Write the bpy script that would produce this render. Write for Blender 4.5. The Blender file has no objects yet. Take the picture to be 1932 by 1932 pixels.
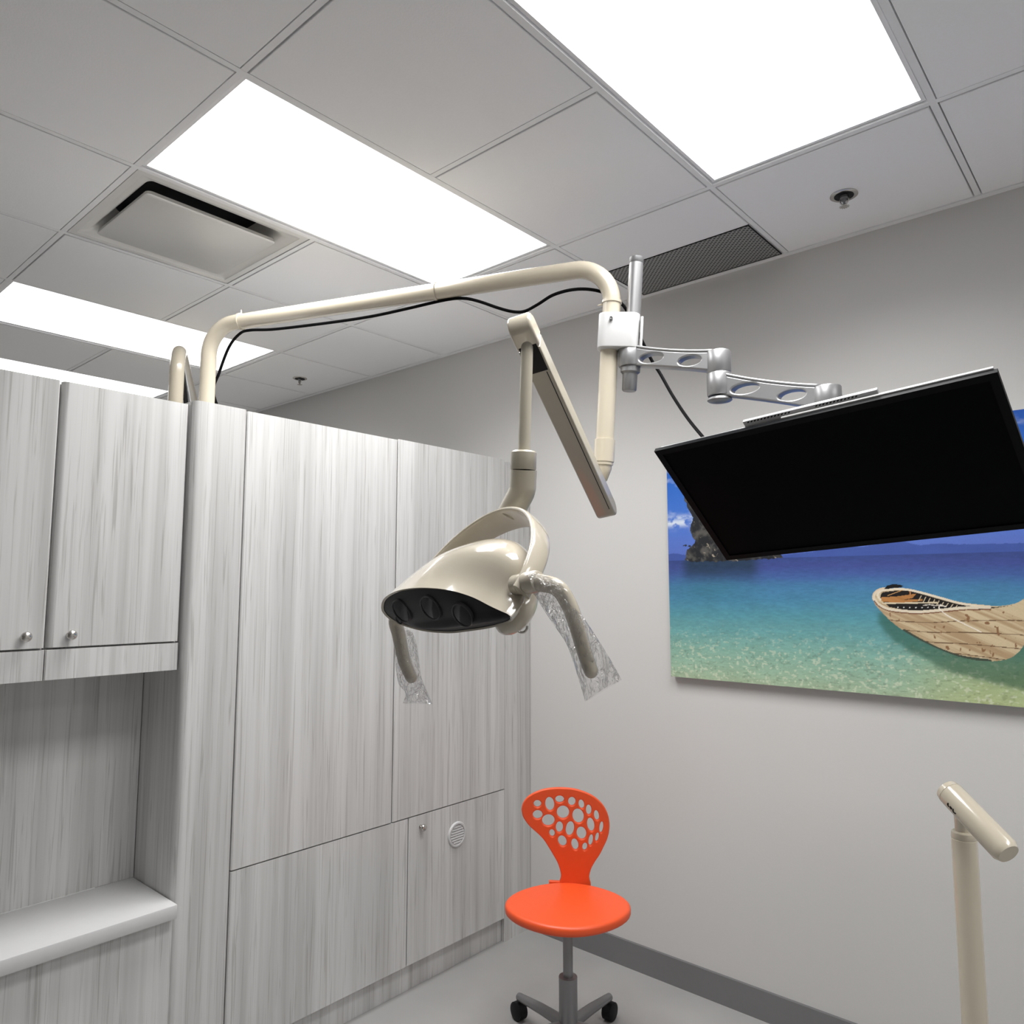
import bpy, bmesh, math, random
import numpy as np
from mathutils import Vector, Matrix
random.seed(7)
rng = np.random.default_rng(7)
S = bpy.context.scene
COL = S.collection
PI = math.pi
V = Vector
ZC = 2.737          # ceiling height
YW = 2.66           # picture wall
XF = -2.224         # front plane of the tall cabinets
TILE = 0.6096

# ------------------------------------------------------------------ materials
def newmat(name):
    m = bpy.data.materials.new(name); m.use_nodes = True
    nt = m.node_tree
    return m, nt, nt.nodes['Principled BSDF']

def setp(b, **k):
    for n, v in k.items():
        b.inputs[n.replace('_', ' ')].default_value = v

def plain(name, col, rough=0.5, metal=0.0, noise=0.03, bump=0.0, nscale=40.0, coat=0.0, spec=.5):
    """a plain painted / moulded / metal surface with a little unevenness"""
    m, nt, b = newmat(name)
    setp(b, Roughness=rough, Metallic=metal)
    b.inputs['Coat Weight'].default_value = coat; b.inputs['Specular IOR Level'].default_value = spec
    b.inputs['Coat Roughness'].default_value = 0.06
    tc = nt.nodes.new('ShaderNodeTexCoord')
    n = nt.nodes.new('ShaderNodeTexNoise'); n.inputs['Scale'].default_value = nscale
    n.inputs['Detail'].default_value = 4
    nt.links.new(tc.outputs['Object'], n.inputs['Vector'])
    mx = nt.nodes.new('ShaderNodeMix'); mx.data_type = 'RGBA'
    lo = [max(0, c * (1 - noise)) for c in col]; hi = [min(1, c * (1 + noise)) for c in col]
    mx.inputs['A'].default_value = (*lo, 1); mx.inputs['B'].default_value = (*hi, 1)
    nt.links.new(n.outputs['Fac'], mx.inputs['Factor'])
    nt.links.new(mx.outputs['Result'], b.inputs['Base Color'])
    if bump:
        bp = nt.nodes.new('ShaderNodeBump'); bp.inputs['Strength'].default_value = bump
        bp.inputs['Distance'].default_value = 0.002
        nt.links.new(n.outputs['Fac'], bp.inputs['Height'])
        nt.links.new(bp.outputs['Normal'], b.inputs['Normal'])
    return m

def wood(name, seed=0.0, shade=1.0):
    """pale grey laminate with a vertical linear grain"""
    m, nt, b = newmat(name)
    setp(b, Roughness=0.42)
    tc = nt.nodes.new('ShaderNodeTexCoord')
    def noise(sc, detail, off, dist=0.0):
        mp = nt.nodes.new('ShaderNodeMapping'); mp.inputs['Scale'].default_value = sc
        mp.inputs['Location'].default_value = (off + seed, off * 1.7, off * .3 + seed)
        n = nt.nodes.new('ShaderNodeTexNoise'); n.inputs['Scale'].default_value = 1
        n.inputs['Detail'].default_value = detail; n.inputs['Distortion'].default_value = dist
        nt.links.new(tc.outputs['Object'], mp.inputs['Vector']); nt.links.new(mp.outputs['Vector'], n.inputs['Vector'])
        return n.outputs['Fac']
    def ramp(src, p0, c0, p1, c1):
        r = nt.nodes.new('ShaderNodeValToRGB'); e = r.color_ramp.elements
        e[0].position = p0; e[0].color = (*c0, 1); e[1].position = p1; e[1].color = (*c1, 1)
        nt.links.new(src, r.inputs['Fac']); return r.outputs['Color']
    def mul(a, c):
        x = nt.nodes.new('ShaderNodeMix'); x.data_type = 'RGBA'; x.blend_type = 'MULTIPLY'
        x.inputs['Factor'].default_value = 1
        nt.links.new(a, x.inputs['A']); nt.links.new(c, x.inputs['B']); return x.outputs['Result']
    s = shade
    broad = ramp(noise((13, 13, .35), 5, 3.1, .2), .36, (.515*s, .512*s, .505*s), .60, (.635*s, .633*s, .627*s))
    mid = ramp(noise((52, 52, .8), 4, 9.3, .3), .36, (.91, .905, .90), .54, (1, 1, 1))
    fine = ramp(noise((120, 120, 2.2), 3, 21.0, 1.2), .33, (.75, .74, .73), .44, (1, 1, 1))
    nt.links.new(mul(mul(broad, mid), fine), b.inputs['Base Color'])
    return m

def emit(name, strength, col=(1, 1, 1)):
    m, nt, b = newmat(name)
    setp(b, Roughness=0.6)
    b.inputs['Base Color'].default_value = (.9, .9, .9, 1)
    b.inputs['Emission Color'].default_value = (*col, 1)
    b.inputs['Emission Strength'].default_value = strength
    return m

def perforated(name):
    """dark metal sheet with a staggered grid of round holes"""
    m, nt, b = newmat(name)
    setp(b, Roughness=0.5, Metallic=0.1)
    tc = nt.nodes.new('ShaderNodeTexCoord')
    mp = nt.nodes.new('ShaderNodeMapping'); mp.inputs['Scale'].default_value = (75, 75, 0)
    mp.inputs['Rotation'].default_value = (0, 0, PI / 4)
    nt.links.new(tc.outputs['Object'], mp.inputs['Vector'])
    fr = nt.nodes.new('ShaderNodeVectorMath'); fr.operation = 'FRACTION'
    nt.links.new(mp.outputs['Vector'], fr.inputs[0])
    ds = nt.nodes.new('ShaderNodeVectorMath'); ds.operation = 'DISTANCE'
    ds.inputs[1].default_value = (.5, .5, 0)
    nt.links.new(fr.outputs['Vector'], ds.inputs[0])
    r = nt.nodes.new('ShaderNodeValToRGB'); e = r.color_ramp.elements
    e[0].position = .27; e[0].color = (.008, .008, .012, 1); e[1].position = .36; e[1].color = (.30, .30, .29, 1)
    nt.links.new(ds.outputs['Value'], r.inputs['Fac'])
    nt.links.new(r.outputs['Color'], b.inputs['Base Color'])
    return m

def film(name):
    """thin clear crinkled plastic film"""
    m, nt, b = newmat(name)
    out = nt.nodes['Material Output']
    tr = nt.nodes.new('ShaderNodeBsdfTransparent'); tr.inputs['Color'].default_value = (.97, .97, .97, 1)
    gl = nt.nodes.new('ShaderNodeBsdfGlossy'); gl.inputs['Roughness'].default_value = .12
    df = nt.nodes.new('ShaderNodeBsdfDiffuse'); df.inputs['Color'].default_value = (.85, .85, .85, 1)
    tc = nt.nodes.new('ShaderNodeTexCoord')
    mp = nt.nodes.new('ShaderNodeMapping'); mp.inputs['Scale'].default_value = (38, 38, 16)
    n = nt.nodes.new('ShaderNodeTexNoise'); n.inputs['Scale'].default_value = 1; n.inputs['Detail'].default_value = 3
    n.inputs['Distortion'].default_value = 1.6
    nt.links.new(tc.outputs['Object'], mp.inputs['Vector']); nt.links.new(mp.outputs['Vector'], n.inputs['Vector'])
    bp = nt.nodes.new('ShaderNodeBump'); bp.inputs['Strength'].default_value = 1.0; bp.inputs['Distance'].default_value = .03
    nt.links.new(n.outputs['Fac'], bp.inputs['Height']); nt.links.new(bp.outputs['Normal'], gl.inputs['Normal'])
    lw = nt.nodes.new('ShaderNodeLayerWeight'); lw.inputs['Blend'].default_value = .25
    nt.links.new(bp.outputs['Normal'], lw.inputs['Normal'])
    mr = nt.nodes.new('ShaderNodeMapRange'); mr.inputs['To Min'].default_value = .05; mr.inputs['To Max'].default_value = .6
    nt.links.new(lw.outputs['Fresnel'], mr.inputs['Value'])
    m1 = nt.nodes.new('ShaderNodeMixShader'); m1.inputs['Fac'].default_value = .035
    nt.links.new(tr.outputs[0], m1.inputs[1]); nt.links.new(df.outputs[0], m1.inputs[2])
    m2 = nt.nodes.new('ShaderNodeMixShader')
    nt.links.new(mr.outputs[0], m2.inputs['Fac'])
    nt.links.new(m1.outputs[0], m2.inputs[1]); nt.links.new(gl.outputs[0], m2.inputs[2])
    nt.links.new(m2.outputs[0], out.inputs['Surface'])
    return m

def tilemat(name):
    m = plain(name, (.87, .87, .88), .9, noise=.02, bump=.25, nscale=220)
    return m

M = dict(
    wall=plain('wall_paint', (.585, .577, .566), .75, noise=.015, bump=.08, nscale=160),
    tile=tilemat('ceiling_tile'), grid=plain('grid_white', (.82, .82, .83), .6),
    floor=plain('floor_vinyl', (.32, .315, .31), .45, noise=.1, nscale=5),
    wood=wood('grey_laminate'), wood2=wood('grey_laminate_b', 5.3), wood3=wood('grey_laminate_c', 11.9),
    dark=plain('dark_gap', (.02, .02, .02), .8),
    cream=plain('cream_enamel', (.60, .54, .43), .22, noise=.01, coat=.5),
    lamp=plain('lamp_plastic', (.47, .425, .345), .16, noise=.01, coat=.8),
    arm=plain('arm_enamel_shaded', (.37, .34, .275), .3, noise=.01, coat=.4),  # same enamel as the other lamp parts, darkened to stand in for shade
    cable=plain('cable_sheath', (.004, .004, .0045), .6, spec=.06),
    black=plain('black_rubber', (.008, .008, .009), .5, spec=.2),
    face=plain('lamp_face', (.0165, .017, .019), .45, spec=.22),
    lens=plain('lamp_lens', (.003, .003, .005), .08, spec=.3),
    lensring=plain('lens_ring', (.055, .055, .058), .35, spec=.4),
    silver=plain('silver_paint', (.33, .33, .335), .36, .65, noise=.02),
    steel=plain('steel', (.6, .58, .55), .2, 1.0),
    greymetal=plain('grey_metal', (.25, .25, .255), .4, .6),
    white=plain('white_plastic', (.57, .57, .57), .4),
    screen=plain('screen_glass', (.002, .0026, .0032), .4, noise=.01, spec=.025),
    bezel=plain('bezel_black', (.0035, .004, .005), .4, spec=.06),
    vent=plain('diffuser_white', (.70, .69, .67), .35, .15, noise=.02),
    ventdark=plain('diffuser_inside', (.03, .03, .035), .6),
    orange=plain('orange_plastic', (.75, .085, .018), .42, noise=.04),
    perf=perforated('perforated_sheet'), film=film('clear_film'),
    light=emit('light_panel', 1.5, (1, 1, 1)),
    frost=plain('grey_plastic', (.45, .45, .46), .25),
    print_side=plain('canvas_edge', (.55, .58, .56), .7),
)

# ------------------------------------------------------------------ mesh helpers
OFF = {}
def link(name, me, mat, parent=None, smooth=True):
    ob = bpy.data.objects.new(name, me); COL.objects.link(ob)
    if mat is not None:
        me.materials.append(mat)
    base = V((0, 0, 0))
    if parent is not None:
        base = OFF[parent.name]; ob.parent = parent
        me.transform(Matrix.Translation(-base))
        OFF[ob.name] = base
    else:
        OFF[ob.name] = base
    for p in me.polygons: p.use_smooth = smooth
    return ob

def mesh(name, vs, fs, mat, parent=None, smooth=True):
    me = bpy.data.meshes.new(name); me.from_pydata([tuple(v) for v in vs], [], fs); me.update()
    bm = bmesh.new(); bm.from_mesh(me); bmesh.ops.recalc_face_normals(bm, faces=bm.faces); bm.to_mesh(me); bm.free()
    return link(name, me, mat, parent, smooth)

def rebase(ob, p):
    """move a top-level mesh's origin to p without moving it"""
    p = V(p); ob.data.transform(Matrix.Translation(-p)); ob.location = p; OFF[ob.name] = p

def sharp(ob, deg=35):
    ob.data.set_sharp_from_angle(angle=math.radians(deg))

def empty(name, loc):
    o = bpy.data.objects.new(name, None); COL.objects.link(o); o.location = loc
    o.empty_display_size = .05; OFF[o.name] = V(loc); return o

def tag(o, label=None, cat=None, group=None, kind=None):
    if label: o['label'] = label
    if cat: o['category'] = cat
    if group: o['group'] = group
    if kind: o['kind'] = kind
    return o

def catmull(pts, k=8):
    P = [V(p) for p in pts]; out = []
    Q = [P[0] * 2 - P[1]] + P + [P[-1] * 2 - P[-2]]
    for i in range(1, len(Q) - 2):
        a, b, c, d = Q[i - 1], Q[i], Q[i + 1], Q[i + 2]
        for j in range(k):
            t = j / k
            out.append(.5 * ((2 * b) + (c - a) * t + (2 * a - 5 * b + 4 * c - d) * t * t + (3 * b - a - 3 * c + d) * t ** 3))
    out.append(P[-1]); return out

def fillet(pts, radii, n=10):
    """polyline with rounded corners"""
    P = [V(p) for p in pts]; out = [P[0]]
    for i in range(1, len(P) - 1):
        a, b, c = P[i - 1], P[i], P[i + 1]; u = (a - b).normalized(); w = (c - b).normalized()
        ang = u.angle(w); r = radii[i - 1]; t = r / math.tan(ang / 2)
        s, e = b + u * t, b + w * t; bis = (u + w).normalized(); ctr = b + bis * (r / math.sin(ang / 2))
        v0, v1 = s - ctr, e - ctr; tot = v0.angle(v1); ax = v0.cross(v1).normalized()
        for j in range(n + 1):
            out.append(ctr + Matrix.Rotation(tot * j / n, 3, ax) @ v0)
    out.append(P[-1]); return out

def frames(P):
    T = []
    for i in range(len(P)):
        a = P[max(i - 1, 0)]; b = P[min(i + 1, len(P) - 1)]; d = b - a
        T.append(d.normalized() if d.length > 1e-9 else (T[-1] if T else V((0, 0, 1))))
    up = V((0, 0, 1)) if abs(T[0].z) < .9 else V((1, 0, 0))
    n = (up - T[0] * up.dot(T[0])).normalized(); F = []
    for t in T:
        n = (n - t * n.dot(t)).normalized(); F.append((t, n, t.cross(n)))
    return F

def tube_data(path, r, n=20, cap=True, dome=False):
    P = [V(p) for p in path]; R = list(r) if isinstance(r, (list, tuple)) else [r] * len(P)
    if dome:
        for end in (0, 1):
            e = -1 if end else 0
            d = (P[-1] - P[-2]).normalized() if end else (P[0] - P[1]).normalized()
            add = [(P[e] + d * R[e] * math.sin(a), R[e] * math.cos(a)) for a in (.4, .8, 1.15, 1.45)]
            if end: P += [x for x, _ in add]; R += [x for _, x in add]
            else: P = [x for x, _ in add[::-1]] + P; R = [x for _, x in add[::-1]] + R
    F = frames(P); vs = []; fs = []
    for p, rr, (t, a, b) in zip(P, R, F):
        for k in range(n):
            an = 2 * PI * k / n; vs.append(p + (a * math.cos(an) + b * math.sin(an)) * rr)
    for i in range(len(P) - 1):
        for k in range(n):
            fs.append((i * n + k, i * n + (k + 1) % n, (i + 1) * n + (k + 1) % n, (i + 1) * n + k))
    if cap:
        fs.append(tuple(range(n))[::-1]); fs.append(tuple(range((len(P) - 1) * n, len(P) * n)))
    return vs, fs

def tube(name, path, r, mat, parent=None, n=20, dome=False):
    o = mesh(name, *tube_data(path, r, n, True, dome), mat, parent); sharp(o, 50); return o

def lathe(name, p0, d, prof, mat, parent=None, n=32):
    """profile [(distance along d, radius)] spun about the axis through p0"""
    p0 = V(p0); t = V(d).normalized(); up = V((0, 0, 1)) if abs(t.z) < .9 else V((1, 0, 0))
    a = (up - t * up.dot(t)).normalized(); b = t.cross(a); vs = []; fs = []
    for h, r in prof:
        for k in range(n):
            an = 2 * PI * k / n; vs.append(p0 + t * h + (a * math.cos(an) + b * math.sin(an)) * max(r, 1e-5))
    m = len(prof)
    for i in range(m - 1):
        for k in range(n):
            fs.append((i * n + k, i * n + (k + 1) % n, (i + 1) * n + (k + 1) % n, (i + 1) * n + k))
    fs.append(tuple(range(n))[::-1]); fs.append(tuple(range((m - 1) * n, m * n)))
    o = mesh(name, vs, fs, mat, parent); sharp(o, 40); return o

def boxes(name, L, mat, parent=None, bevel=0.0, seg=2):
    """one mesh of boxes: (x0,x1,y0,y1,z0,z1)"""
    bm = bmesh.new()
    for x0, x1, y0, y1, z0, z1 in L:
        g = bmesh.ops.create_cube(bm, size=1)
        for v in g['verts']:
            v.co = V((x0 + (v.co.x + .5) * (x1 - x0), y0 + (v.co.y + .5) * (y1 - y0), z0 + (v.co.z + .5) * (z1 - z0)))
    if bevel:
        bmesh.ops.bevel(bm, geom=bm.edges[:], offset=bevel, segments=seg, affect='EDGES', profile=.5)
    me = bpy.data.meshes.new(name); bm.to_mesh(me); bm.free()
    o = link(name, me, mat, parent, bevel > 0)
    if bevel: sharp(o, 40)
    return o

def obox(name, c, ax, size, mat, parent=None, bevel=0.0, seg=2):
    """box in its own axes"""
    bm = bmesh.new(); bmesh.ops.create_cube(bm, size=1)
    X, Y, Z = [V(a).normalized() for a in ax]; c = V(c)
    for v in bm.verts: v.co = V((v.co.x * size[0], v.co.y * size[1], v.co.z * size[2]))
    if bevel: bmesh.ops.bevel(bm, geom=bm.edges[:], offset=bevel, segments=seg, affect='EDGES', profile=.5)
    for v in bm.verts: v.co = c + X * v.co.x + Y * v.co.y + Z * v.co.z
    bmesh.ops.recalc_face_normals(bm, faces=bm.faces)
    me = bpy.data.meshes.new(name); bm.to_mesh(me); bm.free()
    o = link(name, me, mat, parent, bevel > 0)
    if bevel: sharp(o, 40)
    return o

def plate(name, outline, holes, thick, frame, mat, parent=None, bevel=0.0, bend=None):
    """a flat outline with holes, given thickness and rounded rims, set into a frame (origin, X, Y, Z)"""
    cu = bpy.data.curves.new(name, 'CURVE'); cu.dimensions = '2D'; cu.fill_mode = 'BOTH'
    cu.extrude = thick / 2 - bevel; cu.bevel_depth = bevel; cu.bevel_resolution = 2; cu.offset = -bevel if bevel else 0
    for pts in [outline] + holes:
        s = cu.splines.new('POLY'); s.points.add(len(pts) - 1)
        for q, (x, y) in zip(s.points, pts): q.co = (x, y, 0, 1)
        s.use_cyclic_u = True
    t = bpy.data.objects.new('tmp', cu); COL.objects.link(t)
    dg = bpy.context.evaluated_depsgraph_get()
    me = bpy.data.meshes.new_from_object(t.evaluated_get(dg)); me.name = name
    bpy.data.objects.remove(t); bpy.data.curves.remove(cu)
    O, X, Y, Z = [V(a) for a in frame]
    for v in me.vertices:
        c = v.co.copy()
        if bend: c.z += bend(c.x, c.y)
        v.co = O + X * c.x + Y * c.y + Z * c.z
    me.update(); me.materials.clear()
    o = link(name, me, mat, parent, True); sharp(o, 40); return o

def ellipse(cx, cy, rx, ry, tilt=0, n=28):
    c, s = math.cos(tilt), math.sin(tilt)
    return [(cx + rx * math.cos(a) * c - ry * math.sin(a) * s, cy + rx * math.cos(a) * s + ry * math.sin(a) * c)
            for a in [2 * PI * k / n for k in range(n)]]

# ------------------------------------------------------------------ setting
X0, X1, Y0 = -6.6, 2.1, -3.0
tag(boxes('floor', [(X0, X1, Y0, YW, -.1, 0)], M['floor']), kind='structure')
tag(boxes('wall_back', [(X0, X1, YW, YW + .1, 0, ZC + .1)], M['wall']), kind='structure')
tag(boxes('wall_left', [(X0 - .1, X0, Y0, YW + .1, 0, ZC + .1)], M['wall']), kind='structure')
tag(boxes('wall_right', [(X1, X1 + .1, Y0, YW + .1, 0, ZC + .1)], M['wall']), kind='structure')
tag(boxes('wall_front', [(X0 - .1, X1 + .1, Y0 - .1, Y0, 0, ZC + .1)], M['wall']), kind='structure')

# ceiling grid lines: Y bars every tile back from the wall, X bars every tile
GX = [-2.809 + TILE * k for k in range(-7, 9)]
GY = [YW - .617 - TILE * k for k in range(-1, 9)]
GX = [x for x in GX if X0 < x < X1]; GY = [y for y in GY if Y0 < y < YW - .1]
gx = [X0] + GX + [X1]; gy = [Y0] + sorted(GY) + [YW]
kx = lambda k: -2.809 + TILE * k
ky = lambda j: YW - .617 - TILE * j
# (column k, first row j) of each 2x4 light
LAMP_W, SPREAD = 16.0, 140
LIGHTS = [(1, 0), (-2, 0), (-4, 0), (3, 0), (6, 0)]
def used(xc, yc):
    for k, j in LIGHTS:
        if kx(k) < xc < kx(k + 1) and ky(j + 2) < yc < ky(j): return True
    return kx(0) < xc < kx(1) and ky(2) < yc < ky(1)
tl = []
for i in range(len(gx) - 1):
    for j in range(len(gy) - 1):
        a, b, c, d = gx[i], gx[i + 1], gy[j], gy[j + 1]
        if used((a + b) / 2, (c + d) / 2): continue
        g = .0122
        c1 = d
        tl.append((a + g, b - g, c + g, c1 - g - (.012 if j == len(gy) - 2 else 0), ZC - .008, ZC + .03))
ceil = boxes('ceiling', tl + [(X0, X1, Y0, YW, ZC + .12, ZC + .16)], M['tile'], bevel=.0015, seg=1); tag(ceil, kind='structure')
bars = []
for x in GX: bars.append((x - .0085, x + .0085, Y0, YW, ZC - .006, ZC + .03))
def lit_cross(x0, x1, y):
    return any(kx(k) - .01 < (x0 + x1) / 2 < kx(k + 1) + .01 and abs(y - ky(j + 1)) < .02 for k, j in LIGHTS)
for y in GY:
    for i in range(len(gx) - 1):
        if not lit_cross(gx[i], gx[i + 1], y): bars.append((gx[i], gx[i + 1], y - .0085, y + .0085, ZC - .0057, ZC + .0295))
tag(boxes('trim_1', bars, M['grid']), kind='structure')
tag(boxes('trim_2', [(X0, X1, YW - .0225, YW, ZC - .0115, ZC + .02)], M['grid']), kind='structure')
tag(boxes('baseboard_back', [(X0, X1, YW - .012, YW, 0, .1)], M['greymetal']), kind='structure')

# ------------------------------------------------------------------ ceiling things
LL = {(1, 0): 'white ceiling light panel above the cream pole, beside the square air diffuser',
      (-2, 0): 'white ceiling light panel behind the left bend of the cream pole',
      (-4, 0): 'white ceiling light panel just above the top of the grey upper cabinets',
      (3, 0): 'largest white ceiling light panel, nearest the viewer, between the grille and the sprinkler',
      (6, 0): 'white ceiling light panel above the television, out past the sprinkler'}
for k, j in LIGHTS:
    c = (kx(k) + TILE / 2, ky(j + 1), ZC)
    r = empty('ceiling_light', c)
    tag(r, LL.get((k, j), 'white ceiling light panel in the row behind the viewer'), 'ceiling light', 'recessed ceiling light panels')
    x0, x1, y0, y1 = kx(k) + .0125, kx(k + 1) - .0125, ky(j + 2) + .0125, ky(j) - .0125
    w = .010
    boxes('frame', [(x0, x1, y0, y0 + w, ZC, ZC + .02), (x0, x1, y1 - w, y1, ZC, ZC + .02),
                    (x0, x0 + w, y0 + w, y1 - w, ZC, ZC + .02), (x1 - w, x1, y0 + w, y1 - w, ZC, ZC + .02)], M['grid'], r)
    boxes('diffuser_panel', [(x0 + w, x1 - w, y0 + w, y1 - w, ZC + .003, ZC + .018)], M['light'], r)
    ld = bpy.data.lights.new('lamp_tube', 'AREA'); ld.shape = 'RECTANGLE'; ld.size = x1 - x0 - 2 * w; ld.size_y = y1 - y0 - 2 * w
    ld.energy = LAMP_W; ld.spread = math.radians(SPREAD); ld.color = (1, .995, .985)
    lo = bpy.data.objects.new('lamp_tube', ld); COL.objects.link(lo); lo.parent = r; lo.location = (0, 0, .002)

# square plaque air diffuser
vx0, vx1, vy0, vy1 = kx(0) + .012, kx(1) - .012, ky(2) + .012, ky(1) - .012
r = empty('air_diffuser', ((vx0 + vx1) / 2, (vy0 + vy1) / 2, ZC))
tag(r, 'square white ceiling air diffuser with a hanging centre plate and dark gaps', 'air vent')
def ringloft(name, rings, mat, parent, close_last=False):
    vs = []; fs = []; n = len(rings[0])
    for R in rings: vs += R
    for i in range(len(rings) - 1):
        for k in range(n): fs.append((i * n + k, i * n + (k + 1) % n, (i + 1) * n + (k + 1) % n, (i + 1) * n + k))
    if close_last: fs.append(tuple(range((len(rings) - 1) * n, len(rings) * n)))
    return mesh(name, vs, fs, mat, parent)
def rrect(x0, x1, y0, y1, z, r, n=6):
    out = []
    for cx, cy, a0 in ((x1 - r, y1 - r, 0), (x0 + r, y1 - r, PI / 2), (x0 + r, y0 + r, PI), (x1 - r, y0 + r, 1.5 * PI)):
        for i in range(n + 1):
            a = a0 + PI / 2 * i / n; out.append((cx + r * math.cos(a), cy + r * math.sin(a), z))
    return out
def inset(d, z, rr): return rrect(vx0 + d, vx1 - d, vy0 + d, vy1 - d, z, rr)
o = ringloft('diffuser_frame', [inset(0, ZC + .02, .002), inset(0, ZC - .004, .002), inset(.022, ZC - .004, .004), inset(.024, ZC - .001, .004), inset(.045, ZC + .003, .02), inset(.056, ZC + .012, .03),
              inset(.068, ZC + .03, .04), inset(.082, ZC + .055, .05), inset(.10, ZC + .082, .05)], M['vent'], r); sharp(o, 45)
ringloft('diffuser_throat', [inset(.10, ZC + .082, .05), inset(.11, ZC + .115, .05), inset(.2, ZC + .115, .04)], M['ventdark'], r, True)
def pl(d, z, rr): return rrect(-2.733 + d, -2.318 - d, .905 + d, 1.357 - d, z, rr)
o = ringloft('centre_plate', [pl(.03, ZC + .012, .01), pl(.002, ZC + .004, .018), pl(0, ZC - .007, .016), pl(.002, ZC - .009, .016)], M['vent'], r, True)
sharp(o, 45)

# perforated return grille along the wall
r = empty('return_grille', (-1.285, 2.49, ZC))
tag(r, 'dark perforated air return grille set in the ceiling along the wall', 'air vent')
boxes('perforated_sheet', [(kx(2) + .014, kx(3) - .016, 2.345, 2.630, ZC - .0095, ZC - .0085)], M['perf'], r)
boxes('grille_rim', [(kx(2) + .010, kx(3) - .012, 2.341, 2.345, ZC - .0105, ZC - .0070), (kx(2) + .010, kx(2) + .014, 2.345, 2.630, ZC - .0105, ZC - .0070),
                     (kx(3) - .016, kx(3) - .012, 2.345, 2.630, ZC - .0105, ZC - .0070), (kx(2) + .010, kx(3) - .012, 2.630, 2.634, ZC - .0105, ZC - .0070)], M['black'], r)

def sprinkler(x, y, label):
    r = empty('fire_sprinkler', (x, y, ZC)); tag(r, label, 'sprinkler', 'ceiling fire sprinklers')
    z = ZC - .008
    lathe('escutcheon', (x, y, z), (0, 0, -1), [(0, .041), (.003, .041), (.005, .037), (.004, .029)], M['steel'], r)
    lathe('recess_cup', (x, y, z - .0042), (0, 0, -1), [(0, .029), (.001, .0285), (-.004, .012)], M['black'], r)
    lathe('body', (x, y, z - .003), (0, 0, -1), [(0, .012), (.008, .012), (.01, .008), (.016, .008), (.018, .004), (.036, .0035)], M['greymetal'], r, 16)
    fr = []
    for sg in (-1, 1):
        fr.append(tube_data(catmull([(x + sg * .011, y, z - .006), (x + sg * .013, y, z - .018), (x + sg * .007, y, z - .03), (x, y, z - .036)], 5), .0022, 8))
    vs = []; fs = []
    for a, b in fr:
        n0 = len(vs); vs += a; fs += [tuple(i + n0 for i in f) for f in b]
    mesh('frame_arms', vs, fs, M['steel'], r)
    pr = []
    for k in range(24):
        rr = .0155 if k % 2 else .009
        pr.append((rr * math.cos(k * PI / 12), rr * math.sin(k * PI / 12)))
    plate('deflector', pr, [], .0016, ((x, y, z - .039), (1, 0, 0), (0, 1, 0), (0, 0, 1)), M['steel'], r)
sprinkler(-.686, 2.356, 'chrome fire sprinkler in the ceiling near the perforated grille, closest to the television')
sprinkler(-3.764, 2.385, 'small far fire sprinkler in the ceiling behind the cream pole, above the tall cabinets')

# ------------------------------------------------------------------ cabinets
def rounded_panel(name, x0, x1, y0, y1, z0, z1, mat, parent, rad=.003, left=0.0):
    """front panel facing +X; the edge at y0 may have a big soft radius"""
    pts = [(x0, y0)]
    if left:
        pts = [(x0, y0)] + [(x1 - left + left * math.sin(a), y0 + left - left * math.cos(a)) for a in [PI / 2 * i / 10 for i in range(11)]]
    else:
        pts += [(x1 - rad, y0), (x1, y0 + rad)]
    pts += [(x1, y1 - rad), (x1 - rad, y1), (x0, y1)]
    n = len(pts); vs = [(x, y, z0) for x, y in pts] + [(x, y, z1) for x, y in pts]
    fs = [tuple(range(n))[::-1], tuple(range(n, 2 * n))] + [(i, (i + 1) % n, n + (i + 1) % n, n + i) for i in range(n)]
    o = mesh(name, vs, fs, mat, parent); sharp(o, 30); return o

def knob(x, y, z, parent, nm='knob'):
    return lathe(nm, (x, y, z), (1, 0, 0), [(0, .008), (.003, .008), (.004, .0045), (.012, .0045), (.0135, .010), (.016, .0128), (.02, .0135), (.024, .0122), (.027, .008), (.028, .002)], M['steel'], parent, 24)

TH = .021; ZT = 2.076; G = .0023
r = empty('tall_cabinet', (-2.5, 1.85, 0))
tag(r, 'tall pale grey wood-grain cabinet with two plain upper panels, against the wall', 'cabinet')
boxes('carcass', [(-2.80, XF - TH - .002, 1.075, YW - .002, 0, ZT - .004)], M['wood3'], r)
rounded_panel('corner_post', -2.80, XF, 1.045, 1.218 - G, 0, ZT + .003, M['wood2'], r, left=.022)
rounded_panel('panel', XF - TH, XF, 1.218 + G, 1.854 - G, .635, ZT - .001, M['wood'], r)
rounded_panel('panel', XF - TH, XF, 1.854 + G, 2.482 - G, .635, ZT + .003, M['wood3'], r)
rounded_panel('filler_strip', XF - TH, XF - .004, 2.482 + G, YW - .001, 0, ZT - .004, M['wood2'], r)
rounded_panel('lower_panel', XF - TH, XF, 1.218 + G, 1.936 - G, .1, .635 - 2 * G, M['wood2'], r)
d = rounded_panel('door', XF - TH, XF, 1.936 + G, 2.482 - G, .1, .635 - 2 * G, M['wood'], r)
knob(XF, 1.995, .587, d)
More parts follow.
